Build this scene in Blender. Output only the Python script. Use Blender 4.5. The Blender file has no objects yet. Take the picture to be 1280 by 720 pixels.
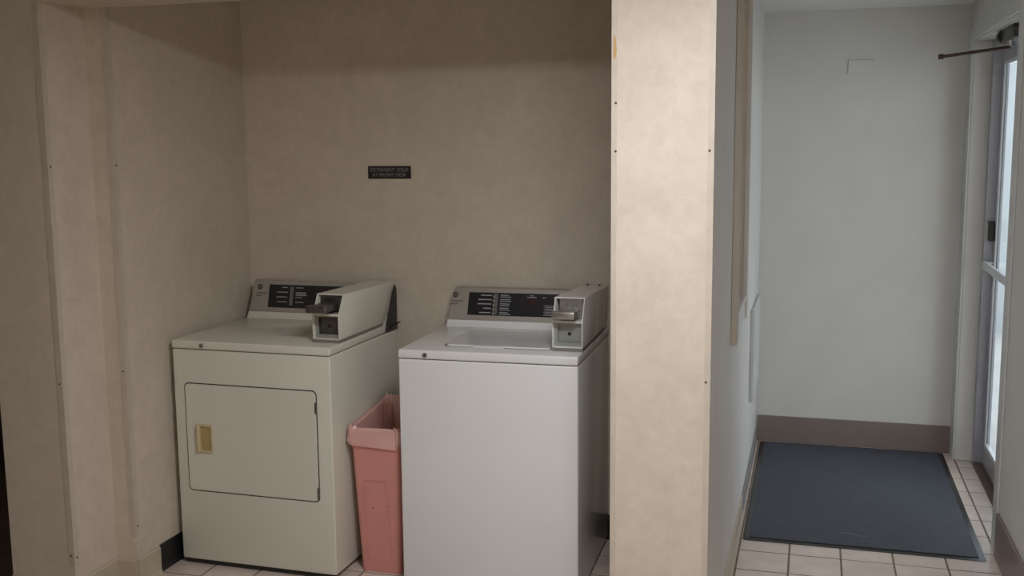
import bpy, bmesh, math, random
from mathutils import Vector, Matrix
random.seed(7)
S = bpy.context.scene
COL = S.collection
PI = math.pi

# ------------------------------------------------------------------ camera
F_PX, YAW, PITCH, ROLL, CAM_H = 1315.6, 0.2792, 0.1360, -0.0093, 1.6842
cam_d = bpy.data.cameras.new('camera'); cam = bpy.data.objects.new('camera', cam_d); COL.objects.link(cam)
cam_d.sensor_width = 36.0; cam_d.lens = F_PX / 1280 * 36.0; cam_d.clip_start = 0.02; cam_d.clip_end = 100
fw = Vector((-math.sin(YAW)*math.cos(PITCH), math.cos(YAW)*math.cos(PITCH), -math.sin(PITCH)))
rt = Vector((math.cos(YAW), math.sin(YAW), 0)); up = rt.cross(fw)
r2 = rt*math.cos(ROLL) + up*math.sin(ROLL); u2 = -rt*math.sin(ROLL) + up*math.cos(ROLL)
cam.matrix_world = Matrix(((r2.x, u2.x, -fw.x, 0), (r2.y, u2.y, -fw.y, 0), (r2.z, u2.z, -fw.z, CAM_H), (0, 0, 0, 1)))
S.camera = cam

# ------------------------------------------------------------------ world, lights, exposure
S.view_settings.view_transform = 'Standard'; S.view_settings.look = 'None'
S.view_settings.gamma = 1; S.view_settings.use_curve_mapping = False
S.view_settings.exposure = 0.0
w = bpy.data.worlds.new('overcast_sky'); S.world = w; w.use_nodes = True
bg = w.node_tree.nodes['Background']; bg.inputs[0].default_value = (0.88, 0.93, 1.0, 1); bg.inputs[1].default_value = 3.5

def area(name, loc, rot, sx, sy, power, col):
    l = bpy.data.lights.new(name, 'AREA'); l.shape = 'RECTANGLE'; l.size = sx; l.size_y = sy
    l.energy = power; l.color = col
    o = bpy.data.objects.new(name, l); o.location = loc; o.rotation_euler = rot; COL.objects.link(o); return o
# ceiling lamp of the front room (the camera's room); added fill lights follow
area('ceiling_lamp_near_alcove', (-0.30, 1.95, 2.355), (0, 0, 0), 0.6, 0.35, 40, (1.0, 1.015, 1.06))
area('warm_fill_left', (-2.6, -0.4, 2.355), (0, 0, 0), 1.0, 0.5, 2, (1.0, 0.66, 0.36))  # added warm fill for the left side, not a known lamp
area('corridor_fill', (0.24, 4.40, 2.355), (0, 0, 0), 0.3, 0.3, 0.6, (1.0, 0.95, 0.92))  # added fill that lifts the corridor, no fitting known overhead
# added cool fill from behind the viewer; no window is built there
area('soft_fill_front', (0.9, -1.66, 1.35), (-PI/2, 0, 0), 2.2, 1.2, 32, (0.88, 0.95, 1.0))


# ------------------------------------------------------------------ materials
def new_mat(name):
    m = bpy.data.materials.new(name); m.use_nodes = True
    return m, m.node_tree, m.node_tree.nodes['Principled BSDF']
def plain(name, col, rough=0.5, metal=0.0, coat=0.0, mott=0.0, scale=30.0, bump=0.0, bscale=300.0, spec=None):
    m, t, p = new_mat(name)
    p.inputs['Base Color'].default_value = (*col, 1); p.inputs['Roughness'].default_value = rough
    p.inputs['Metallic'].default_value = metal; p.inputs['Coat Weight'].default_value = coat
    p.inputs['Coat Roughness'].default_value = 0.12
    if spec is not None: p.inputs['Specular IOR Level'].default_value = spec
    tc = t.nodes.new('ShaderNodeTexCoord')
    if mott:
        n = t.nodes.new('ShaderNodeTexNoise'); n.inputs['Scale'].default_value = scale; n.inputs['Detail'].default_value = 6
        r = t.nodes.new('ShaderNodeValToRGB'); r.color_ramp.elements[0].position = .3; r.color_ramp.elements[1].position = .7
        r.color_ramp.elements[0].color = (*[c*(1-mott) for c in col], 1); r.color_ramp.elements[1].color = (*[min(1, c*(1+mott)) for c in col], 1)
        t.links.new(tc.outputs['Object'], n.inputs['Vector']); t.links.new(n.outputs['Fac'], r.inputs[0]); t.links.new(r.outputs[0], p.inputs['Base Color'])
    if bump:
        n = t.nodes.new('ShaderNodeTexNoise'); n.inputs['Scale'].default_value = bscale; n.inputs['Detail'].default_value = 3
        b = t.nodes.new('ShaderNodeBump'); b.inputs['Strength'].default_value = bump; b.inputs['Distance'].default_value = 0.002
        t.links.new(tc.outputs['Object'], n.inputs['Vector']); t.links.new(n.outputs['Fac'], b.inputs['Height']); t.links.new(b.outputs[0], p.inputs['Normal'])
    return m
def wallpaper():
    m, t, p = new_mat('mottled_wallpaper')
    tc = t.nodes.new('ShaderNodeTexCoord')
    def nz(s, d):
        n = t.nodes.new('ShaderNodeTexNoise'); n.inputs['Scale'].default_value = s; n.inputs['Detail'].default_value = d
        n.inputs['Distortion'].default_value = .6
        t.links.new(tc.outputs['Object'], n.inputs['Vector']); return n
    a, b = nz(26, 6), nz(7, 4)
    mx = t.nodes.new('ShaderNodeMath'); mx.operation = 'ADD'; t.links.new(a.outputs[0], mx.inputs[0]); t.links.new(b.outputs[0], mx.inputs[1])
    hf = t.nodes.new('ShaderNodeMath'); hf.operation = 'MULTIPLY'; hf.inputs[1].default_value = .5; t.links.new(mx.outputs[0], hf.inputs[0])
    r = t.nodes.new('ShaderNodeValToRGB'); e = r.color_ramp.elements
    e[0].position = .34; e[0].color = (0.55, 0.476, 0.386, 1); e[1].position = .66; e[1].color = (0.635, 0.552, 0.455, 1)
    t.links.new(hf.outputs[0], r.inputs[0]); t.links.new(r.outputs[0], p.inputs['Base Color'])
    p.inputs['Roughness'].default_value = .62
    bp = t.nodes.new('ShaderNodeBump'); bp.inputs['Strength'].default_value = .25; bp.inputs['Distance'].default_value = .002
    c = nz(220, 3); t.links.new(c.outputs[0], bp.inputs['Height']); t.links.new(bp.outputs[0], p.inputs['Normal'])
    return m
PAPER = wallpaper()
WHITE_PAINT = plain('white_wall_paint', (0.605, 0.583, 0.55), .6, mott=.03, scale=4, bump=.1, bscale=120)
CEIL = plain('ceiling_paint', (0.72, 0.71, 0.68), .8, bump=.2, bscale=90)
ENAMEL_D = plain('cream_enamel', (0.68, 0.67, 0.575), .28, coat=.4, mott=.012, scale=5)
ENAMEL_W = plain('white_enamel', (0.80, 0.80, 0.79), .25, coat=.5, mott=.012, scale=5)
CONSOLE = plain('brushed_grey_console', (0.40, 0.375, 0.33), .42, metal=.25, mott=.03, scale=200)
BLACKGLASS = plain('black_control_panel', (0.012, 0.012, 0.016), .28)
PRINT = plain('panel_print', (0.42, 0.42, 0.43), .5)
RED = plain('red_display', (0.045, 0.005, 0.008), .3)
BADGE = plain('dark_badge', (0.10, 0.085, 0.07), .35, metal=.5)
STEEL = plain('worn_steel', (0.44, 0.43, 0.41), .34, metal=.9, mott=.15, scale=60)
DARKSTEEL = plain('dark_worn_steel', (0.17, 0.16, 0.15), .38, metal=.8, mott=.2, scale=60)
GREENPLATE = plain('grey_lock_plate', (0.36, 0.37, 0.34), .45, metal=.4)
BLACKPL = plain('black_plastic', (0.014, 0.013, 0.014), .45)
GREYBASE = plain('grey_base_strip', (0.22, 0.20, 0.165), .6)
HANDLE = plain('beige_handle', (0.60, 0.49, 0.30), .4)
HANDLE_IN = plain('yellowed_handle_recess', (0.42, 0.32, 0.13), .45)
GROOVE = plain('dark_gap', (0.03, 0.028, 0.025), .8)
PINK = plain('pink_plastic', (0.66, 0.285, 0.245), .42, mott=.04, scale=12, bump=.15, bscale=260)
GREYHOSE = plain('grey_hose', (0.30, 0.30, 0.30), .45)
TILE_BEIGE = plain('beige_floor_tile', (0.66, 0.555, 0.49), .28, coat=.25, mott=.10, scale=9, bump=.15, bscale=14)
TILE_B2 = plain('pink_beige_floor_tile', (0.62, 0.52, 0.455), .3, coat=.25, mott=.10, scale=7, bump=.15, bscale=12)
GROUT = plain('grout', (0.20, 0.145, 0.11), .9, mott=.2, scale=40)
BASETILE = plain('cream_base_tile', (0.50, 0.43, 0.33), .35, mott=.06, scale=14)
BASEBLACK = plain('black_vinyl_base', (0.012, 0.012, 0.013), .4)
BASEBROWN = plain('taupe_vinyl_base', (0.215, 0.165, 0.145), .4, mott=.05, scale=8)
BASEGREY = plain('grey_base', (0.25, 0.23, 0.22), .5)
GUARD = plain('corner_guard_vinyl', (0.53, 0.462, 0.38), .45, mott=.06, scale=20)
RUST = plain('dark_screw', (0.05, 0.03, 0.02), .6)
CASING = plain('painted_casing', (0.56, 0.56, 0.54), .45, mott=.03, scale=10)
CREAMWOOD = plain('cream_wood_casing', (0.41, 0.365, 0.30), .5, mott=.05, scale=12)
ALU = plain('anodised_aluminium', (0.42, 0.42, 0.46), .38, metal=.55, mott=.04, scale=30)
ALU_L = plain('pale_aluminium', (0.66, 0.68, 0.70), .35, metal=.3)
BRONZE = plain('bronze_rod', (0.07, 0.04, 0.033), .35, metal=.7)
RUBBER = plain('black_rubber', (0.013, 0.013, 0.016), .24)
def carpet():
    m, t, p = new_mat('charcoal_mat_pile')
    tc = t.nodes.new('ShaderNodeTexCoord')
    v = t.nodes.new('ShaderNodeTexVoronoi'); v.inputs['Scale'].default_value = 75; v.inputs['Randomness'].default_value = 1
    r = t.nodes.new('ShaderNodeValToRGB'); e = r.color_ramp.elements
    e[0].position = .06; e[0].color = (.22, .225, .25, 1); e[1].position = .17; e[1].color = (.015, .0155, .023, 1)
    n = t.nodes.new('ShaderNodeTexNoise'); n.inputs['Scale'].default_value = 5
    r2_ = t.nodes.new('ShaderNodeValToRGB'); r2_.color_ramp.elements[0].color = (.75, .75, .75, 1); r2_.color_ramp.elements[1].color = (1.3, 1.3, 1.3, 1)
    mm = t.nodes.new('ShaderNodeMix'); mm.data_type = 'RGBA'; mm.blend_type = 'MULTIPLY'; mm.inputs[0].default_value = 1
    t.links.new(tc.outputs['Object'], v.inputs['Vector']); t.links.new(tc.outputs['Object'], n.inputs['Vector'])
    t.links.new(v.outputs['Distance'], r.inputs[0]); t.links.new(n.outputs[0], r2_.inputs[0])
    t.links.new(r.outputs[0], mm.inputs[6]); t.links.new(r2_.outputs[0], mm.inputs[7]); t.links.new(mm.outputs[2], p.inputs['Base Color'])
    p.inputs['Roughness'].default_value = .55
    p.inputs['Sheen Weight'].default_value = .15; p.inputs['Sheen Tint'].default_value = (.6, .7, .9, 1)
    b = t.nodes.new('ShaderNodeBump'); b.inputs['Strength'].default_value = .5; b.inputs['Distance'].default_value = .002
    n2 = t.nodes.new('ShaderNodeTexNoise'); n2.inputs['Scale'].default_value = 330
    t.links.new(tc.outputs['Object'], n2.inputs['Vector']); t.links.new(n2.outputs[0], b.inputs['Height']); t.links.new(b.outputs[0], p.inputs['Normal'])
    return m
CARPET = carpet()
def glassmat():
    m, t, p = new_mat('clear_door_glass'); t.nodes.remove(p)
    tr = t.nodes.new('ShaderNodeBsdfTransparent'); tr.inputs[0].default_value = (.93, .96, .96, 1)
    gl = t.nodes.new('ShaderNodeBsdfGlossy'); gl.inputs['Roughness'].default_value = .03
    fr = t.nodes.new('ShaderNodeFresnel'); fr.inputs[0].default_value = 1.45
    ge = t.nodes.new('ShaderNodeNewGeometry'); fl = t.nodes.new('ShaderNodeMath'); fl.operation = 'SUBTRACT'; fl.use_clamp = True   # no reflection when leaving the pane
    t.links.new(fr.outputs[0], fl.inputs[0]); t.links.new(ge.outputs['Backfacing'], fl.inputs[1])
    mx = t.nodes.new('ShaderNodeMixShader'); t.links.new(fl.outputs[0], mx.inputs[0]); t.links.new(tr.outputs[0], mx.inputs[1]); t.links.new(gl.outputs[0], mx.inputs[2])
    t.links.new(mx.outputs[0], t.nodes['Material Output'].inputs[0]); return m
GLASS = glassmat()
def linermat():
    m, t, p = new_mat('pink_thin_liner')
    p.inputs['Base Color'].default_value = (.88, .56, .50, 1); p.inputs['Roughness'].default_value = .22
    tr = t.nodes.new('ShaderNodeBsdfTransparent'); tr.inputs[0].default_value = (1, .80, .76, 1)
    mx = t.nodes.new('ShaderNodeMixShader'); mx.inputs[0].default_value = .68
    t.links.new(tr.outputs[0], mx.inputs[1]); t.links.new(p.outputs[0], mx.inputs[2]); t.links.new(mx.outputs[0], t.nodes['Material Output'].inputs[0])
    return m
LINER = linermat()

# ------------------------------------------------------------------ mesh helpers
def box(bm, x0, x1, y0, y1, z0, z1, bev=0.0, seg=2):
    vs = [bm.verts.new(c) for c in ((x0,y0,z0),(x1,y0,z0),(x1,y1,z0),(x0,y1,z0),(x0,y0,z1),(x1,y0,z1),(x1,y1,z1),(x0,y1,z1))]
    fs = [bm.faces.new([vs[i] for i in q]) for q in ((0,3,2,1),(4,5,6,7),(0,1,5,4),(1,2,6,5),(2,3,7,6),(3,0,4,7))]
    if bev:
        es = list({e for f in fs for e in f.edges}); bmesh.ops.bevel(bm, geom=es, offset=bev, segments=seg, affect='EDGES', profile=.5)
def prism(bm, pts, axis, a, b, bev=0.0):
    """polygon pts (2D) extruded along axis from a to b; axis x: pts=(y,z); y: pts=(x,z); z: pts=(x,y)"""
    def P(p, t): return {'x': (t, p[0], p[1]), 'y': (p[0], t, p[1]), 'z': (p[0], p[1], t)}[axis]
    A = [bm.verts.new(P(p, a)) for p in pts]; B = [bm.verts.new(P(p, b)) for p in pts]; n = len(pts)
    fs = [bm.faces.new(A[::-1]), bm.faces.new(B)] + [bm.faces.new((A[i], A[(i+1) % n], B[(i+1) % n], B[i])) for i in range(n)]
    bmesh.ops.recalc_face_normals(bm, faces=fs)
    if bev:
        es = list({e for f in fs for e in f.edges}); bmesh.ops.bevel(bm, geom=es, offset=bev, segments=2, affect='EDGES', profile=.5)
def rrect(x0, x1, z0, z1, r, n=5):
    out = []
    for cx, cz, a0 in ((x1-r, z1-r, 0), (x0+r, z1-r, 90), (x0+r, z0+r, 180), (x1-r, z0+r, 270)):
        for k in range(n+1):
            a = math.radians(a0 + 90*k/n); out.append((cx+r*math.cos(a), cz+r*math.sin(a)))
    return out
def ring(bm, outer, inner, axis, a, b):
    def P(p, t): return {'x': (t, p[0], p[1]), 'y': (p[0], t, p[1]), 'z': (p[0], p[1], t)}[axis]
    n = len(outer); V = [[bm.verts.new(P(p, t)) for p in L] for L in (outer, inner) for t in (a, b)]
    oa, ob, ia, ib = V; fs = []
    for i in range(n):
        j = (i+1) % n
        for q in ((oa[i],oa[j],ob[j],ob[i]), (ia[i],ib[i],ib[j],ia[j]), (oa[i],ia[i],ia[j],oa[j]), (ob[i],ob[j],ib[j],ib[i])): fs.append(bm.faces.new(q))
    bmesh.ops.recalc_face_normals(bm, faces=fs)
def cyl(bm, c, axis, r, h, n=20, r2=None):
    m = Matrix.Translation(c) @ {'x': Matrix.Rotation(PI/2, 4, 'Y'), 'y': Matrix.Rotation(PI/2, 4, 'X'), 'z': Matrix.Identity(4)}[axis]
    bmesh.ops.create_cone(bm, cap_ends=True, segments=n, radius1=r, radius2=r if r2 is None else r2, depth=h, matrix=m)
def tube(bm, pts, r, n=10):
    pts = [Vector(p) for p in pts]; rings = []
    for i, p in enumerate(pts):
        d = (pts[min(i+1, len(pts)-1)] - pts[max(i-1, 0)]).normalized()
        a = d.orthogonal().normalized() if i == 0 else (rings_a - d*rings_a.dot(d)).normalized()
        rings_a = a; b = d.cross(a)
        rings.append([bm.verts.new(p + a*r*math.cos(2*PI*k/n) + b*r*math.sin(2*PI*k/n)) for k in range(n)])
    for A, B in zip(rings, rings[1:]):
        for k in range(n): bm.faces.new((A[k], A[(k+1) % n], B[(k+1) % n], B[k]))
    bm.faces.new(rings[0][::-1]); bm.faces.new(rings[-1])
def smooth_path(pts, k=6):
    pts = [Vector(p) for p in pts]; out = []
    for i in range(len(pts)-1):
        p0, p1, p2, p3 = pts[max(i-1, 0)], pts[i], pts[i+1], pts[min(i+2, len(pts)-1)]
        for j in range(k):
            t = j/k; out.append(.5*((2*p1)+(-p0+p2)*t+(2*p0-5*p1+4*p2-p3)*t*t+(-p0+3*p1-3*p2+p3)*t**3))
    return out + [pts[-1]]
def obj(name, bm, mat, parent=None, smooth=False, loc=None):
    me = bpy.data.meshes.new(name)
    bmesh.ops.recalc_face_normals(bm, faces=bm.faces); bm.to_mesh(me); bm.free()
    for m in (mat if isinstance(mat, (list, tuple)) else [mat]): me.materials.append(m)
    if smooth: me.polygons.foreach_set('use_smooth', [True]*len(me.polygons)); me.set_sharp_from_angle(angle=math.radians(35))
    o = bpy.data.objects.new(name, me); COL.objects.link(o)
    if parent: o.parent = parent
    if loc: o.location = loc
    return o
def tag(o, label, cat, group=None):
    o['label'] = label; o['category'] = cat
    if group: o['group'] = group
    return o
def thing(name, label, cat, loc=(0, 0, 0), rz=0, group=None):
    o = bpy.data.objects.new(name, None); COL.objects.link(o); o.location = loc; o.rotation_euler = (0, 0, rz)
    return tag(o, label, cat, group)
def struct(name, bm, mat, label, cat='wall', parent=None, smooth=False):
    o = obj(name, bm, mat, parent, smooth)
    if not parent: o['kind'] = 'structure'; o['label'] = label; o['category'] = cat
    return o
def B(*boxes, **k):
    bm = bmesh.new()
    for b in boxes: box(bm, *b, **k)
    return bm
def text_mesh(name, s, size, mat, parent, loc, rot=(PI/2, 0, 0), depth=.0004, align='CENTER', shear=0):
    cu = bpy.data.curves.new(name, 'FONT'); cu.body = s; cu.size = size; cu.extrude = depth; cu.align_x = align; cu.align_y = 'CENTER'
    cu.shear = shear; cu.resolution_u = 3
    t = bpy.data.objects.new('tmp', cu); COL.objects.link(t)
    dg = bpy.context.evaluated_depsgraph_get(); dg.update()
    me = bpy.data.meshes.new_from_object(t.evaluated_get(dg)); me.name = name
    bpy.data.objects.remove(t); me.materials.clear(); me.materials.append(mat)
    o = bpy.data.objects.new(name, me); COL.objects.link(o); o.parent = parent; o.location = loc; o.rotation_euler = rot
    return o

# ------------------------------------------------------------------ dimensions
YD, YF, YB, YE = 3.09, 3.33, 4.275, 5.98
XD, XA, XL = -2.833, -2.557, -2.468
XP, XC, XR = -0.575, -0.280, 0.76
ZC, ZH = 2.372, 2.182
# ------------------------------------------------------------------ shell
struct('ceiling', B((-4.2, 2.6, -1.8, 6.3, ZC, ZC+.1)), CEIL, 'off-white painted ceiling over corridor and room', 'ceiling')
bm = bmesh.new(); prism(bm, [(XD, YD), (XA, YD), (XA, YF), (XL, YF), (XL, 4.4), (XD, 4.4)], 'z', 0, ZC)
wall_l = struct('wall_left', bm, PAPER, 'tan mottled wallpapered stepped wall left of the dryer')
wall_b = struct('wall_back', B((XL, XP, YB, 4.4, 0, ZC)), PAPER, 'tan mottled wallpapered wall behind the washer and dryer')
struct('wall_header', B((XA, XP, YD, YF, ZH, ZC)), PAPER, 'wallpapered header across the top of the laundry alcove')
# partition: alcove side and front in wallpaper, corridor side in white paint, with a recessed opening
bm = B((XP, XC, YD, 3.99, 0, ZC), (XP, XC, 4.52, 6.1, 0, ZC), (XP, -.43, 3.99, 4.52, 0, ZC), (-.43, XC, 3.99, 4.52, 0, 1.02), (-.43, XC, 3.99, 4.52, 2.28, ZC))
wall_m = struct('wall_middle', bm, [PAPER, WHITE_PAINT], 'bright wallpapered end of the partition between washer and corridor')
for p in wall_m.data.polygons:
    if p.normal.x > .9 and p.center.x > XC-.01: p.material_index = 1
struct('wall_end', B((XC, .915, YE, 6.1, 0, ZC)), WHITE_PAINT, 'plain off-white wall at the end of the corridor')
struct('wall_right', B((XR, .915, 5.85, YE, 0, ZC), (XR, .915, 4.60, 5.85, 2.177, ZC), (XR, .915, 2.9, 4.60, 0, ZC)), WHITE_PAINT, 'off-white corridor wall around the glass door at the right')
# rest of the room the camera stands in
struct('wall_front', B((-4.2, 2.6, -1.8, -1.7, 0, ZC)), PAPER, 'wall behind the viewer')
struct('wall_room_right', B((2.5, 2.6, -1.7, 3.0, 0, ZC), (.915, 2.5, 2.9, 3.0, 0, ZC)), PAPER, 'wall of the front room to the right')
struct('wall_hallway', B((-4.2, -4.1, -1.7, 6.1, 0, ZC), (-4.1, XD, 6.0, 6.1, 0, ZC), (-4.1, XD, 4.42, 4.5, 0, ZC)), plain('painted_dim_wall', (.05, .035, .03), .7), 'hallway wall left of the alcove, coloured dark for its dimness')  # near-black colour stands in for the gloom of the hallway

# ------------------------------------------------------------------ floor and tiles
floor = struct('floor', B((-4.2, 2.6, -1.8, 3.0, -.1, -.0011), (-4.2, .93, 3.0, 6.3, -.1, -.0011)), GROUT, 'beige square ceramic tile floor with dark grout', 'floor')
T, X0, Y0, G = .2035, -.055, 4.295, .0031
cache = {}
def tile(x0, x1, y0, y1):
    w_, h_ = round(x1-x0, 3), round(y1-y0, 3)
    if w_ < .006 or h_ < .006: return
    k = (w_, h_, random.random() < .5)
    if k not in cache:
        bm = bmesh.new()
        box(bm, -w_/2, w_/2, -h_/2, h_/2, -.008, 0)
        bmesh.ops.bevel(bm, geom=[e for e in bm.edges if all(v.co.z > -.001 for v in e.verts)], offset=.0018, segments=1, affect='EDGES')
        me = bpy.data.meshes.new('floor_tile'); bm.to_mesh(me); bm.free(); me.materials.append(TILE_BEIGE if k[2] else TILE_B2); cache[k] = me
    o = bpy.data.objects.new('floor_tile', cache[k]); COL.objects.link(o); o.parent = floor
    o.location = ((x0+x1)/2, (y0+y1)/2, random.uniform(-.0004, .0004)); o.rotation_euler = (random.uniform(-.0016, .0016), random.uniform(-.0016, .0016), 0)
def field(xa, xb, ya, yb):
    i0, i1 = math.floor((xa-X0)/T), math.ceil((xb-X0)/T); j0, j1 = math.floor((ya-Y0)/T), math.ceil((yb-Y0)/T)
    for i in range(i0, i1):
        for j in range(j0, j1):
            tile(max(X0+i*T, xa)+G, min(X0+(i+1)*T, xb)-G, max(Y0+j*T, ya)+G, min(Y0+(j+1)*T, yb)-G)
field(XL, XP, YF, YB); field(XA, XP, YD, YF); field(XC, XR, YD, YE); field(XR, .842, 4.60, 5.85)
bm = bmesh.new()
for i in range(-20, 13):
    for j in range(-29, -5):
        x, y = X0+i*T, Y0+j*T
        if y+T > YD-.001: y1 = YD
        else: y1 = y+T
        if y1-y > .02 and y < YD and x+T < 2.5: box(bm, x+G, x+T-G, y+G, y1-G, -.008, 0)
o = obj('floor_tile_field', bm, TILE_BEIGE, floor); o['kind'] = 'stuff'

# ------------------------------------------------------------------ baseboards (tile pieces, vinyl)
def base_tiles(name, runs, mat, label, h=.11, th=.009):
    e = bpy.data.objects.new(name, None); COL.objects.link(e); e['kind'] = 'structure'; e['label'] = label; e['category'] = 'baseboard'
    for (x0, y0, x1, y1, nx, ny) in runs:      # wall line, outward normal
        L = math.hypot(x1-x0, y1-y0); n = max(1, round(L/T)); dx, dy = (x1-x0)/L, (y1-y0)/L
        for k in range(n):
            a, b = k*L/n+.001, (k+1)*L/n-.001
            prof = [(0.0005, .0), (th+.008, 0), (th+.004, .006), (th, .016), (th, h-.006), (th-.004, h), (.0005, h)]
            bm = bmesh.new(); R_ = []
            for t in (a, b): R_.append([bm.verts.new((x0+dx*t+nx*p, y0+dy*t+ny*p, z)) for p, z in prof])
            for q in range(len(prof)): r_ = (q+1) % len(prof); bm.faces.new((R_[0][q], R_[0][r_], R_[1][r_], R_[1][q]))
            bm.faces.new(R_[0][::-1]); bm.faces.new(R_[1]); obj('base_tile', bm, mat, e)
    return e
base_tiles('baseboard_left', [(XD, YD, XA, YD, 0, -1), (XA, YD-.008, XA, YF, 1, 0), (XA, YF, XL, YF, 0, -1), (XL, YF, XL, 3.47, 1, 0)], BASETILE, 'cream tile baseboard on the stepped wall left of the dryer')
struct('baseboard_black', B((XL+.0005, XL+.007, 3.472, YB, 0, .115), (XL+.007, XP-.007, YB-.007, YB-.0005, 0, .11), (XP-.007, XP-.0005, YF, YB-.007, 0, .11), bev=.002, seg=1), BASEBLACK, 'short black vinyl baseboard beside the dryer', 'baseboard')
base_tiles('baseboard_partition', [(XP, YD, XC, YD, 0, -1), (XC, YD-.008, XC, 4.72, 1, 0)], BASETILE, 'pale tile baseboard along the partition in the corridor', h=.095)
struct('baseboard_corridor', B((XC+.0005, XC+.010, 4.73, YE-.012, 0, .075), bev=.002, seg=1), BASEGREY, 'low grey baseboard beside the black mat', 'baseboard')
struct('baseboard_end', B((XC+.011, XR-.001, YE-.010, YE-.0005, 0, .15), bev=.003, seg=1), BASEBROWN, 'taupe vinyl baseboard below the corridor end wall', 'baseboard')
struct('baseboard_right', B((XR-.012, XR-.0005, 2.95, 4.485, 0, .185), bev=.003, seg=1), BASEBROWN, 'brown glossy baseboard at the lower right corner', 'baseboard')

# ------------------------------------------------------------------ corner guards
def guard(name, x, y, sx, sy, z0, label, wd=.022, screws=()):
    """L strip hugging the outer corner at (x,y); the wall lies toward sx,sy"""
    t = .0022
    bm = bmesh.new()
    pts = [(x-sx*t, y-sy*t), (x+sx*wd, y-sy*t), (x+sx*wd, y-.0001*sy), (x-.0001*sx, y-.0001*sy), (x-.0001*sx, y+sy*wd), (x-sx*t, y+sy*wd)]
    prism(bm, pts, 'z', z0, ZH-.001)
    g = struct(name, bm, GUARD, label, 'corner guard')
    for (dx, z) in screws:
        bm = bmesh.new()
        if dx: cyl(bm, (x+sx*.011, y-sy*(t+.0006), z), 'y', .0035, .0016, 10)
        else: cyl(bm, (x-sx*(t+.0006), y+sy*.011, z), 'x', .0035, .0016, 10)
        obj('screw', bm, RUST, g)
guard('trim_1', XA, YD, -1, 1, .17, 'tan corner guard strip on the outer left corner of the alcove', screws=((0, 1.62), (1, .85), (1, .21), (0, .2)))
guard('trim_2', XL, YF, -1, 1, .20, 'tan corner guard strip on the step of the left wall', screws=((0, 1.62), (1, .85), (0, .24)))
guard('trim_3', XP, YD, 1, 1, .11, 'tan corner guard on the alcove side of the partition end', wd=.014, screws=((1, 1.66), (1, 1.80)))
guard('trim_4', XC, YD, -1, 1, .11, 'tan corner guard on the corridor side of the partition end', wd=.016, screws=((1, 1.66), (1, .98)))
o = obj('torn_patch', (lambda bm: (prism(bm, [(XP+.003, 1.93), (XP+.009, 1.925), (XP+.013, 1.95), (XP+.010, 1.985), (XP+.004, 2.0)], 'y', YD-.003, YD-.0001), bm)[1])(bmesh.new()), plain('torn_paper_backing', (.50, .33, .14), .8), wall_m)

# ------------------------------------------------------------------ corridor left: casing around the recessed opening
nf = bpy.data.objects.new('window_1', None); COL.objects.link(nf); nf['kind'] = 'structure'; nf['label'] = 'cream cased opening in the corridor side of the partition'; nf['category'] = 'window'
obj('side_casing', B((XC+.0003, XC+.022, 3.90, 3.985, .94, 2.36), bev=.002, seg=1), CREAMWOOD, nf)
obj('side_casing', B((XC+.0003, XC+.022, 4.525, 4.61, .94, 2.36), bev=.002, seg=1), WHITE_PAINT, nf)
obj('apron', B((XC+.0003, XC+.012, 3.987, 4.523, .94, 1.015), bev=.002, seg=1), WHITE_PAINT, nf)
obj('sill', B((-.425, XC+.020, 3.992, 4.518, 1.021, 1.040), bev=.003, seg=1), WHITE_PAINT, nf)
obj('shutter_panel', B((-.428, -.330, 4.47, 4.518, 1.045, 2.275), bev=.004, seg=1), CREAMWOOD, nf)
# white panel low on the wall
hp = thing('wall_panel', 'thin white rectangular panel low on the corridor wall beside the mat', 'panel', (XC, 5.52, .405))
obj('panel_body', B((.0005, .018, -.31, .31, 0, .46), bev=.003), CASING, hp)
obj('panel_frame', (lambda bm: (ring(bm, rrect(-.295, .295, .015, .445, .004, 1), rrect(-.27, .27, .04, .42, .004, 1), 'x', .018, .021), bm)[1])(bmesh.new()), CASING, hp)

# blank cover plate on the end wall
cp = thing('cover_plate', 'small blank cover plate painted over, high on the end wall', 'cover plate', (.221, YE, 2.072))
obj('plate', B((-.065, .065, -.007, -.0003, -.037, .037), bev=.003), WHITE_PAINT, cp)
for sx in (-.045, .045):
    bm = bmesh.new(); cyl(bm, (sx, -.0075, 0), 'y', .004, .002, 10); obj('screw', bm, WHITE_PAINT, cp)

# ------------------------------------------------------------------ glass door at right
struct('trim_5', B((XR-.012, XR-.0003, 5.852, YE-.001, 0, 2.25), (XR-.012, XR-.0003, 4.59, 5.852, 2.18, 2.25), (XR-.008, XR-.0003, 4.49, 4.59, 0, 2.25), bev=.002, seg=1), CASING, 'pale painted casing around the glass door', 'casing')
bm = B((.842, .914, 5.800, 5.849, 0, 2.176), (.842, .914, 4.602, 4.655, 0, 2.176), (.842, .914, 4.655, 5.800, 2.13, 2.176), bev=.002, seg=1)
struct('trim_6', bm, ALU, 'grey aluminium frame of the glass door', 'door frame')
struct('trim_7', B((.845, .95, 4.657, 5.798, .0, .010), bev=.003, seg=1), plain('brown_threshold', (.10, .065, .05), .45, metal=.3), 'brown metal threshold under the glass door', 'threshold')
dr = bpy.data.objects.new('door_1', None); COL.objects.link(dr); dr.location = (.884, 5.796, .012); dr['kind'] = 'structure'
dr['label'] = 'aluminium framed glass entrance door at the right edge'; dr['category'] = 'door'
DW = 1.130
obj('stile', B((0, .027, -.055, 0, 0, 2.112), bev=.003), ALU, dr)
obj('stile', B((0, .027, -DW, -DW+.055, 0, 2.112), bev=.003), ALU, dr)
obj('bottom_rail', B((0, .027, -DW+.0555, -.0555, 0, .10), bev=.003), ALU, dr)
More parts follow.
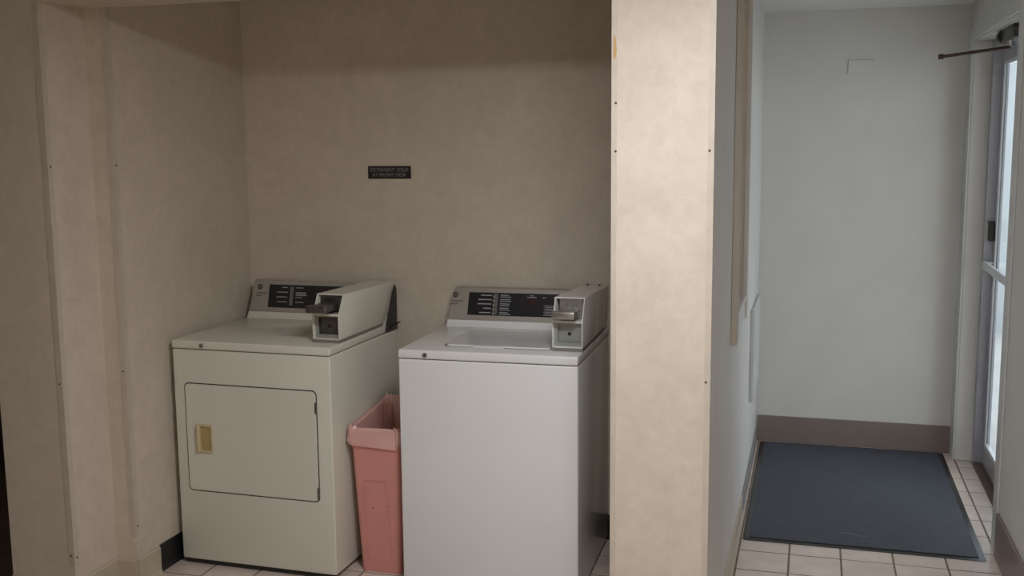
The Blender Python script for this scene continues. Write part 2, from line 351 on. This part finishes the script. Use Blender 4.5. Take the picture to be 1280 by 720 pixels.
obj('top_rail', B((0, .027, -DW+.0555, -.0555, 2.055, 2.112), bev=.003), ALU, dr)
obj('glass_stop', B((-.001, .007, -.078, -.056, .101, 2.054), (-.001, .007, -DW+.056, -DW+.078, .101, 2.054), (-.001, .007, -DW+.078, -.078, .101, .122), (-.001, .007, -DW+.078, -.078, 2.034, 2.054), bev=.002, seg=1), ALU_L, dr)
obj('gasket', B((.0072, .0092, -.0815, -.0765, .101, 2.054)), BLACKPL, dr)
obj('pane', B((.0095, .0155, -DW+.058, -.058, .103, 2.052)), GLASS, dr)
pb = obj('push_bar', B((-.050, -.034, -DW+.02, -.015, 1.020, 1.062), bev=.004), ALU_L, dr)
obj('bar_bracket', B((-.034, -.0005, -.045, -.02, 1.023, 1.058), (-.034, -.0005, -DW+.02, -DW+.045, 1.023, 1.058), bev=.002, seg=1), ALU_L, pb)
lk = obj('lock_case', B((-.030, -.0005, -.052, -.006, 1.165, 1.262), bev=.004), BLACKPL, dr)
bm = bmesh.new(); cyl(bm, (-.033, -.022, 1.213), 'z', .010, .085, 16); obj('lock_turn', bm, STEEL, lk, smooth=True)
bm = B((-.004, -.0002, -.50, -.45, 1.16, 1.30), bev=.001, seg=1); obj('door_sticker', bm, plain('grey_sticker', (.25, .27, .28), .5), dr)
# closer above the door, with its loose arm reaching into the corridor
dc = thing('door_closer', 'door closer above the glass door with loose bronze rod pointing left', 'door closer', (.84, 5.25, 2.13))
obj('closer_body', B((-.035, -.0005, -.22, .12, -.01, .055), bev=.012, seg=3), plain('dark_closer_body', (0.06, 0.055, 0.055), .4, metal=.4), dc, smooth=True)
bm = bmesh.new(); cyl(bm, (-.020, .12, .022), 'y', .031, .05, 24); obj('end_cap', bm, BLACKPL, dc, smooth=True)
bm = bmesh.new(); cyl(bm, (-.018, -.05, -.022), 'z', .016, .026, 20); obj('pivot', bm, STEEL, dc, smooth=True)
bm = bmesh.new(); tube(bm, [(-.018, -.05, -.040), (-.15, -.05, -.055), (-.302, -.05, -.073)], .0075, 12)
arm = obj('closer_arm', bm, BRONZE, dc, smooth=True)
bm = bmesh.new(); cyl(bm, (-.305, -.05, -.073), 'x', .012, .022, 16); obj('rod_end', bm, BRONZE, arm, smooth=True)
# outside: pavement and the neighbouring wall seen through the glass
struct('pavement', B((.931, 9, 3.0, 14, -.12, -.02)), plain('concrete_pavement', (.45, .45, .44), .85, mott=.1, scale=3), 'grey pavement outside the glass door', 'pavement')
struct('wall_outside', B((.95, 5.5, 10.0, 10.2, -.02, 3.2)), plain('pale_exterior_wall', (.44, .47, .48), .8, mott=.05, scale=2), 'pale neighbouring wall outside beyond the glass door', 'wall')

# ------------------------------------------------------------------ floor mat
mt = thing('floor_mat', 'large charcoal entrance mat with black rubber border in the corridor', 'mat', (.2305, 5.185, 0))
hx, hy = .4815, .775
bm = bmesh.new()
ring(bm, rrect(-hx, hx, -hy, hy, .012, 3), rrect(-hx+.028, hx-.028, -hy+.028, hy-.028, .01, 3), 'z', .0008, .0045)
for v in bm.verts:
    if v.co.z > .004 and (abs(v.co.x) > hx-.02 or abs(v.co.y) > hy-.02): v.co.z = .002
obj('rubber_border', bm, RUBBER, mt)
bm = bmesh.new(); nx_, ny_ = 40, 60; gx, gy = hx-.026, hy-.026
V = [[bm.verts.new((-gx+2*gx*i/nx_, -gy+2*gy*j/ny_, .0072+.0006*math.sin(i*.9)*math.sin(j*.6))) for j in range(ny_+1)] for i in range(nx_+1)]
for i in range(nx_):
    for j in range(ny_): bm.faces.new((V[i][j], V[i+1][j], V[i+1][j+1], V[i][j+1]))
r_ = bmesh.ops.extrude_edge_only(bm, edges=[e for e in bm.edges if e.is_boundary])
for g in r_['geom']:
    if isinstance(g, bmesh.types.BMVert): g.co.z = .001
obj('carpet_top', bm, CARPET, mt, smooth=True)
bm = bmesh.new(); tube(bm, smooth_path([(.155, 4.58, .0095), (.185, 4.575, .0105), (.22, 4.555, .0095), (.26, 4.55, .0098)]), .0008, 6)
tag(obj('thread', bm, plain('pale_thread', (.35, .33, .28), .8), None), 'short pale thread lying on the charcoal mat', 'thread')

# ------------------------------------------------------------------ wall sign
sg = thing('wall_sign', 'small dark sign reading detergent sold at front desk on the back wall', 'sign', (-1.774, YB, 1.567))
obj('sign_plate', B((-.1, .1, -.004, -.0003, -.0275, .0275), bev=.001, seg=1), plain('dark_engraved_plastic', (.022, .018, .018), .4), sg)
INK = plain('grey_engraving', (.25, .24, .235), .6)
text_mesh('lettering', 'DETERGENT SOLD', .0212, INK, sg, (0, -.0044, .0105)); text_mesh('lettering', 'AT FRONT DESK', .0212, INK, sg, (0, -.0044, -.0115))

# ------------------------------------------------------------------ washer and dryer
W, ZL, ZT = .686, .893, .927
def cabinet(root, D, en, lockx, W=.686, zb=.014):
    bm = bmesh.new(); box(bm, 0, W, 0, D, zb, ZL-.003, bev=.006, seg=3); cab = obj('cabinet', bm, en, root, smooth=True)
    bm = B((.012, W-.012, .012, D-.012, ZL-.004, ZL+.002)); obj('seam', bm, GROOVE, root)
    for x in (.05, W-.05):
        for y in (.05, D-.05):
            bm = bmesh.new(); cyl(bm, (x, y, zb/2), 'z', .018, zb, 14); obj('foot', bm, BLACKPL, root)
    bm = bmesh.new(); box(bm, -.001, W+.001, -.003, D, ZL, ZT, bev=.007, seg=3); top = obj('top_deck', bm, en, root, smooth=True)
    bm = bmesh.new(); cyl(bm, (lockx, -.0045, ZL+.016), 'y', .0095, .004, 20); k = obj('deck_lock', bm, STEEL, top, smooth=True)
    bm = B((lockx-.0012, lockx+.0012, -.0072, -.0064, ZL+.011, ZL+.021)); obj('key_slot', bm, BLACKPL, k)
    return cab, top
def console(root, D, en, yb, yt, ztop, W, i0, i1):
    """riser in enamel, sloping grey fascia; returns a mapper for marks lying on the slope"""
    z0 = ZT+.027
    bm = bmesh.new(); prism(bm, [(yb-.018, ZT-.0005), (yb-.004, z0-.012), (yb, z0), (D-.002, z0), (D-.002, ZT-.0005)], 'x', i0, W-.004, bev=.003); obj('console_base', bm, en, root, smooth=True)
    bm = bmesh.new(); prism(bm, [(yb+.002, z0+.0005), (yt, ztop), (yt+.012, ztop+.001), (D-.004, ztop-.002), (D-.004, z0+.0005)], 'x', i0+.002, W-.008)
    for v in bm.verts:
        if v.co.x < .2 and v.co.z > z0+.02: v.co.x += i1-i0
    bmesh.ops.bevel(bm, geom=list(bm.edges), offset=.0025, segments=2, affect='EDGES', profile=.5); c = obj('console', bm, CONSOLE, root, smooth=True)
    n = Vector((0, -(ztop-z0), (yt-yb))).normalized(); n = Vector((0, -abs(n.y), abs(n.z)))
    d = Vector((0, yt-yb-.002, ztop-z0)); L = d.length; d.normalize()
    ang = math.atan2(d.z, d.y)
    def slab(bm, x0, x1, v0, v1, h0, h1):
        o_ = Vector((0, yb+.002, z0))
        c_ = []
        for h in (h0, h1):
            for x, v in ((x0, v0), (x1, v0), (x1, v1), (x0, v1)): c_.append(bm.verts.new(o_ + Vector((x, 0, 0)) + d*v + n*h))
        for q in ((0,3,2,1),(4,5,6,7),(0,1,5,4),(1,2,6,5),(2,3,7,6),(3,0,4,7)): bm.faces.new([c_[i] for i in q])
    def at(x, v, h): return Vector((x, yb+.002, z0)) + d*v + n*h
    return c, slab, at, L, ang
def badge(con, at, ang, x, v, word):
    bm = bmesh.new(); m = Matrix.Translation(at(x, v, .0012)) @ Matrix.Rotation(ang, 4, 'X')
    bmesh.ops.create_cone(bm, cap_ends=True, segments=28, radius1=.0125, radius2=.0118, depth=.0024, matrix=m); b = obj('emblem', bm, BADGE, con, smooth=True)
    text_mesh('monogram', 'GE', .013, CONSOLE, b, at(x, v, .0027), rot=(ang, 0, 0), shear=.3)
    text_mesh('lettering', 'COMMERCIAL', .0088, BADGE, con, at(x+.012, v-.028, .0006), rot=(ang, 0, 0))
    text_mesh('lettering', word, .0088, BADGE, con, at(x-.004, v-.040, .0006), rot=(ang, 0, 0))
def coin_box(root, xr, yf, en, slide, back, metal, H=.195, pm=None, dp=.022):
    """meter case on the right of the deck; xr right side, yf front"""
    w_ = .114; xl = xr-w_; z = ZT+.001; t = .0045
    bm = B((xl-.001, xr+.0005, yf-.002, back[0]-.02, z, z+.011)); m_ = obj('meter_base', bm, GREYBASE, root)
    zb = z+.0112
    prof = [(yf, zb), (yf, z+.105), (yf+.048, z+H), (back[1], z+H-dp), (back[0], zb)]
    bm = bmesh.new(); prism(bm, prof, 'x', xr-t, xr, bev=.0012); prism(bm, prof, 'x', xl, xl+t, bev=.0012)
    # top, floor, shelf, back
    prism(bm, [(yf+.048, z+H), (back[1], z+H-dp), (back[1]-.002, z+H-dp-t), (yf+.046, z+H-t)], 'x', xl+.001, xr-.001)
    box(bm, xl+t, xr-t, yf+.001, back[0]-.01, zb, zb+t)
    box(bm, xl+t, xr-t, yf+.003, yf+.06, z+.104, z+.112)
    prism(bm, [(back[1]-.006, z+H-dp-.008), (back[1]-.001, z+H-dp-.002), (back[0]-.001, zb+.001), (back[0]-.006, zb)], 'x', xl+t, xr-t)
    case = obj('meter_case', bm, en, root, smooth=True)
    # lower compartment: inner frame and lock plate
    bm = bmesh.new(); ring(bm, rrect(xl+t, xr-t, zb+t, z+.104, .002, 1), rrect(xl+.018, xr-.010, zb+.018, z+.097, .002, 1), 'y', yf+.016, yf+.022); obj('inner_frame', bm, GREENPLATE, case)
    bm = B((xl+.017, xr-.009, yf+.030, yf+.034, zb+.016, z+.099)); pl = obj('lock_plate', bm, pm or GREENPLATE, case)
    bm = bmesh.new(); cyl(bm, ((xl+xr)/2+.002, yf+.0285, z+.060), 'y', .0065, .003, 16); obj('keyhole', bm, BLACKPL, pl)
    # upper compartment: coin slide mechanism
    bm = B((xl+.018, xr-.009, yf+.050, yf+.055, z+.113, z+H-.007)); chute = obj('chute_plate', bm, metal, case)
    bm = bmesh.new()
    for k in range(8): box(bm, xl+.030+k*.0085, xl+.035+k*.0085, yf+.043, yf+.0495, z+.150, z+.170)
    obj('coin_slots', bm, metal, chute)
    bm = bmesh.new()
    prism(bm, [(yf+.049, z+.122), (yf+.049, z+.152), (yf-.004, z+.150), (yf-slide+.012, z+.148), (yf-slide+.012, z+.128)], 'x', xl+.020, xr-.022, bev=.002); sl = obj('coin_slide', bm, metal, case, smooth=True)
    bm = bmesh.new(); box(bm, xl+.006, xr-.020, yf-slide-.016, yf-slide+.0115, z+.124, z+.153, bev=.005, seg=3); obj('slide_handle', bm, metal, sl, smooth=True)
    return case

# ---- dryer
DD, DWD = .640, .692
dryer = thing('dryer', 'cream coin operated clothes dryer with rounded front door at the left', 'dryer', (-2.4366, 3.584, 0), -.0185)
cab, top = cabinet(dryer, DD, ENAMEL_D, .137, DWD, .022)
bm = bmesh.new(); ring(bm, rrect(.048, .632, .313, .757, .020), rrect(.053, .627, .318, .752, .017), 'y', -.0012, .004); obj('door_gap', bm, GROOVE, dryer)
bm = bmesh.new(); prism(bm, rrect(.052, .628, .317, .753, .018), 'y', -.006, .003); bmesh.ops.bevel(bm, geom=[e for e in bm.edges if all(v.co.y < -.005 for v in e.verts)], offset=.003, segments=2, affect='EDGES')
door = obj('door', bm, ENAMEL_D, dryer, smooth=True)
bm = bmesh.new(); ring(bm, rrect(.100, .172, .478, .592, .006, 3), rrect(.118, .166, .486, .584, .006, 3), 'y', -.013, -.0055); hd = obj('door_handle', bm, HANDLE, door, smooth=True)
bm = bmesh.new(); prism(bm, rrect(.117, .167, .485, .585, .006, 3), 'y', -.0075, -.0062); obj('handle_recess', bm, HANDLE_IN, hd)
bm = bmesh.new(); box(bm, .104, .119, -.023, -.012, .480, .590, bev=.005, seg=3); obj('handle_grip', bm, HANDLE, hd, smooth=True)
for zc in (.352, .690):
    bm = bmesh.new(); box(bm, .6255, .6335, -.010, -.001, zc-.022, zc+.022, bev=.002); obj('hinge', bm, DARKSTEEL, door, smooth=True)
bm = B((.010, DWD-.010, .012, .018, .002, .0215)); obj('toe_shade', bm, GROOVE, dryer)  # dark strip standing in for the shade under the cabinet front
con, slab, at, L, ang = console(dryer, DD, ENAMEL_D, .572, .610, 1.090, DWD, .004, .020)
bm = bmesh.new(); slab(bm, .099, .645, .020, L-.018, .0002, .0016); obj('control_panel', bm, BLACKGLASS, con)
bm = bmesh.new(); slab(bm, .205, .221, .032, L-.026, .0018, .0032)
obj('light_column', bm, plain('grey_strip', (.16, .15, .15), .4), con)
bm = bmesh.new()
vs = [L-.030-k*.0215 for k in range(4)]
for k, v in enumerate(vs):
    lw = (.030, .052, .054, .048)[k]; slab(bm, .192-lw, .192, v-.0016, v+.0016, .0017, .0021)
    rw = (.035, .050, .032, .042)[k]; slab(bm, .233, .233+rw, v-.0016, v+.0016, .0017, .0021)
    if k == 1:
        for q in (-.006, -.012): slab(bm, .233, .233+rw+(.006 if q < -.01 else 0), v+q-.0016, v+q+.0016, .0017, .0021)
obj('panel_lines', bm, PRINT, con)['kind'] = 'stuff'
badge(con, at, ang, .052, L-.030, 'DRYER')
coin_box(dryer, DWD-.0005, .088, ENAMEL_D, .052, (.515, .628), DARKSTEEL, .184, DARKSTEEL, .010)
bm = bmesh.new(); prism(bm, [(.515, ZL+.003), (.530, .935), (.622, 1.088), (.640, 1.070), (.640, ZL-.002)], 'x', DWD+.0012, DWD+.004); obj('rear_bracket', bm, BLACKPL, dryer)
bm = bmesh.new(); prism(bm, [(.560, ZT-.024), (.662, ZT-.010), (.662, ZT-.006), (.560, ZT-.018)], 'x', DWD+.004, DWD+.010); obj('bracket_lip', bm, BLACKPL, dryer)

# ---- washer
WD = .650
washer = thing('washing_machine', 'white coin operated top loading washing machine beside the bright partition', 'washing machine', (-1.4802, 3.606, 0), .019)
cab, top = cabinet(washer, WD, ENAMEL_W, .107)
lx0, lx1, ly0, ly1 = .150, .560, .100, .475
bm = bmesh.new(); ring(bm, rrect(lx0-.006, lx1+.006, ly0-.006, ly1+.006, .030), rrect(lx0-.001, lx1+.001, ly0-.001, ly1+.001, .026), 'z', ZT-.003, ZT+.0006); obj('lid_gap', bm, GROOVE, washer)
bm = bmesh.new(); prism(bm, rrect(lx0, lx1, ly0, ly1, .025), 'z', ZT-.001, ZT+.006)
bmesh.ops.bevel(bm, geom=[e for e in bm.edges if all(v.co.z > ZT+.005 for v in e.verts)], offset=.004, segments=3, affect='EDGES')
lid = obj('lid', bm, ENAMEL_W, washer, smooth=True)
bm = bmesh.new(); prism(bm, rrect(.262, .385, ly0-.012, ly0+.010, .008, 4), 'z', ZT+.0005, ZT+.0050, bev=.0015); obj('lid_lip', bm, ENAMEL_W, lid, smooth=True)
con, slab, at, L, ang = console(washer, WD, ENAMEL_W, .530, .580, 1.083, W, .019, .036)
bm = bmesh.new(); slab(bm, .105, .655, .022, L-.018, .0002, .0016); obj('control_panel', bm, BLACKGLASS, con)
bm = bmesh.new(); slab(bm, .214, .233, .026, L-.022, .0018, .0034); lc = obj('light_column', bm, plain('brushed_strip', (.16, .15, .14), .35, metal=.4), con)
bm = bmesh.new()
for k in range(5): v = L-.033-k*.0185; slab(bm, .213, .220, v-.004, v+.001, .0035, .0042)
obj('indicator', bm, PRINT, lc)
bm = bmesh.new()
for k in range(5):
    v = L-.030-k*.0185; lw = (.048, .058, .060, .034, .050)[k]
    slab(bm, .206-lw, .206, v-.0018, v+.0018, .0017, .0021)
    for q, rw in ((.0022, (.036, .044, .040, .038, .036)[k]), (-.0052, (.046, .048, .042, .044, .048)[k])): slab(bm, .243, .243+rw, v+q-.0014, v+q+.0014, .0017, .0021)
for x0, x1, v in ((.370, .384, L-.027), (.358, .398, L-.034), (.424, .438, L-.034), (.470, .492, L-.034)): slab(bm, x0, x1, v-.0016, v+.0016, .0017, .0021)
for k in range(7): slab(bm, .432+.006*(k % 2), .560, L-.068-k*.0065-.0011, L-.068-k*.0065+.0011, .0017, .0021)
obj('panel_lines', bm, PRINT, con)['kind'] = 'stuff'
bm = bmesh.new(); slab(bm, .364, .392, L-.062, L-.042, .0017, .0026); obj('display', bm, RED, con)
badge(con, at, ang, .045, L-.030, 'WASHER')
coin_box(washer, W-.0005, .090, ENAMEL_W, .030, (.580, .645), STEEL, .193)
for x in (W-.085, W-.035):
    bm = bmesh.new(); cyl(bm, (x, .630, ZT+.1755), 'z', .004, .006, 10); obj('case_screw', bm, BLACKPL, washer)

# hose and cord hanging in the gap right of the washer
bm = bmesh.new(); tube(bm, smooth_path([(-.66, 4.262, .60), (-.69, 4.235, .80), (-.705, 4.20, .965), (-.700, 4.15, .93), (-.690, 4.10, .72), (-.700, 4.16, .35), (-.72, 4.20, .02)]), .011, 12)
tag(obj('drain_hose', bm, GREYHOSE, None, smooth=True), 'grey drain hose hanging behind the right side of the washer', 'hose')
bm = bmesh.new(); tube(bm, smooth_path([(-.60, 4.262, .62), (-.625, 4.20, .55), (-.66, 4.05, .42), (-.69, 4.02, .25), (-.72, 4.10, .10), (-.74, 4.22, .012)]), .0055, 10)
tag(obj('power_cord', bm, BLACKPL, None, smooth=True), 'black power cord looping in the gap between washer and partition', 'cord')

# ------------------------------------------------------------------ pink waste bin with liner
CX, CY0, CY1, HB = -1.611, 3.665, 4.03, .560
can = thing('trash_can', 'tall pink plastic waste bin between the dryer and the washer', 'trash can', (CX, CY0, 0))
def loop(hw, y0, y1, r, z, n=5): return [(x, y, z) for x, y in rrect(-hw*.86, hw*.86, y0, y1, r, n)]
def skin(bm, loops, cap0=False, cap1=False):
    R_ = [[bm.verts.new(p) for p in l] for l in loops]; n = len(R_[0])
    for A, B_ in zip(R_, R_[1:]):
        for k in range(n): bm.faces.new((A[k], A[(k+1) % n], B_[(k+1) % n], B_[k]))
    if cap0: bm.faces.new(R_[0][::-1])
    if cap1: bm.faces.new(R_[-1])
DL = CY1-CY0
bm = bmesh.new()
skin(bm, [loop(.098, .030, DL-.030, .02, .001), loop(.122, 0, DL, .022, HB), loop(.132, -.009, DL+.009, .026, HB), loop(.132, -.009, DL+.009, .026, HB+.022), loop(.126, -.004, DL+.004, .024, HB+.024), loop(.118, .004, DL-.004, .02, HB+.020), loop(.094, .034, DL-.034, .018, .006)], True, True)
obj('bin_body', bm, PINK, can, smooth=True)
def face_y(z): return .030*(1-z/HB)
# raised front panel outline
bm = bmesh.new()
def strip(p, q, hw_=.0022):
    (x0, z0_), (x1, z1_) = p, q; dx, dz = x1-x0, z1_-z0_; l = math.hypot(dx, dz); nx, nz = -dz/l*hw_, dx/l*hw_
    P = [(x0+nx, z0_+nz), (x1+nx, z1_+nz), (x1-nx, z1_-nz), (x0-nx, z0_-nz)]
    v = [bm.verts.new((x, face_y(z)+e, z)) for e in (.001, -.0026) for x, z in P]
    for f in ((0,1,2,3),(4,7,6,5),(0,4,5,1),(1,5,6,2),(2,6,7,3),(3,7,4,0)): bm.faces.new([v[i] for i in f])
strip((-.055, .385), (.035, .385)); strip((-.058, .382), (-.050, .05)); strip((.038, .382), (.052, .05)); strip((-.058, .383), (-.053, .387)); strip((.033, .387), (.039, .382))
obj('panel_rib', bm, PINK, can)
for sx, sz in ((-.02, .27), (.045, .28), (-.095, .035)):
    bm = bmesh.new(); cyl(bm, (sx, face_y(sz)-.0004, sz), 'y', .003, .002, 8); obj('scuff', bm, plain('scuff', (.12, .04, .035), .8), can)
# liner folded over the rim, crumpled
rnd = random.Random(3); bm = bmesh.new(); loops = []; NL = 72
def liner_loop(hw, y0, y1, z, amp, zamp, seed):
    rr = random.Random(seed); ph = [rr.uniform(0, 6.28) for _ in range(6)]; L_ = []
    hw *= .86; pts = rrect(-hw, hw, y0, y1, .03, 17)
    for k, (x, y) in enumerate(pts):
        a = 2*PI*k/len(pts)
        j = sum(math.sin(a*f+p)/m for f, p, m in zip((5, 9, 14, 23, 31, 3), ph, (2, 2, 2.5, 3, 4, 2)))
        cx_, cy_ = 0, (y0+y1)/2; d_ = Vector((x-cx_, y-cy_)).normalized()
        L_.append((x+d_.x*amp*j, y+d_.y*amp*j, z+zamp*j))
    return L_
Z = HB+.022
skin(bm, [liner_loop(.1355, -.013, DL+.013, HB-.032, .0035, .010, 1), liner_loop(.137, -.014, DL+.014, HB-.004, .003, .002, 2), liner_loop(.135, -.013, DL+.013, Z+.008, .002, .003, 2), liner_loop(.125, -.004, DL+.002, Z+.020, .003, .008, 4), liner_loop(.104, .012, DL-.02, Z+.004, .006, .008, 5), liner_loop(.095, .03, DL-.035, Z-.09, .010, .01, 6), liner_loop(.085, .05, DL-.06, Z-.30, .008, .01, 7)])
# the back half stands up in a loose puff
for v in bm.verts:
    t = min(1, max(0, (v.co.y-.10)/(DL-.10)))
    if v.co.z > HB+.01: v.co.z += .030*t*(1+.35*math.sin(v.co.x*60+1)+.2*math.sin(v.co.y*70))
ln = obj('bin_liner', bm, LINER, can, smooth=True)
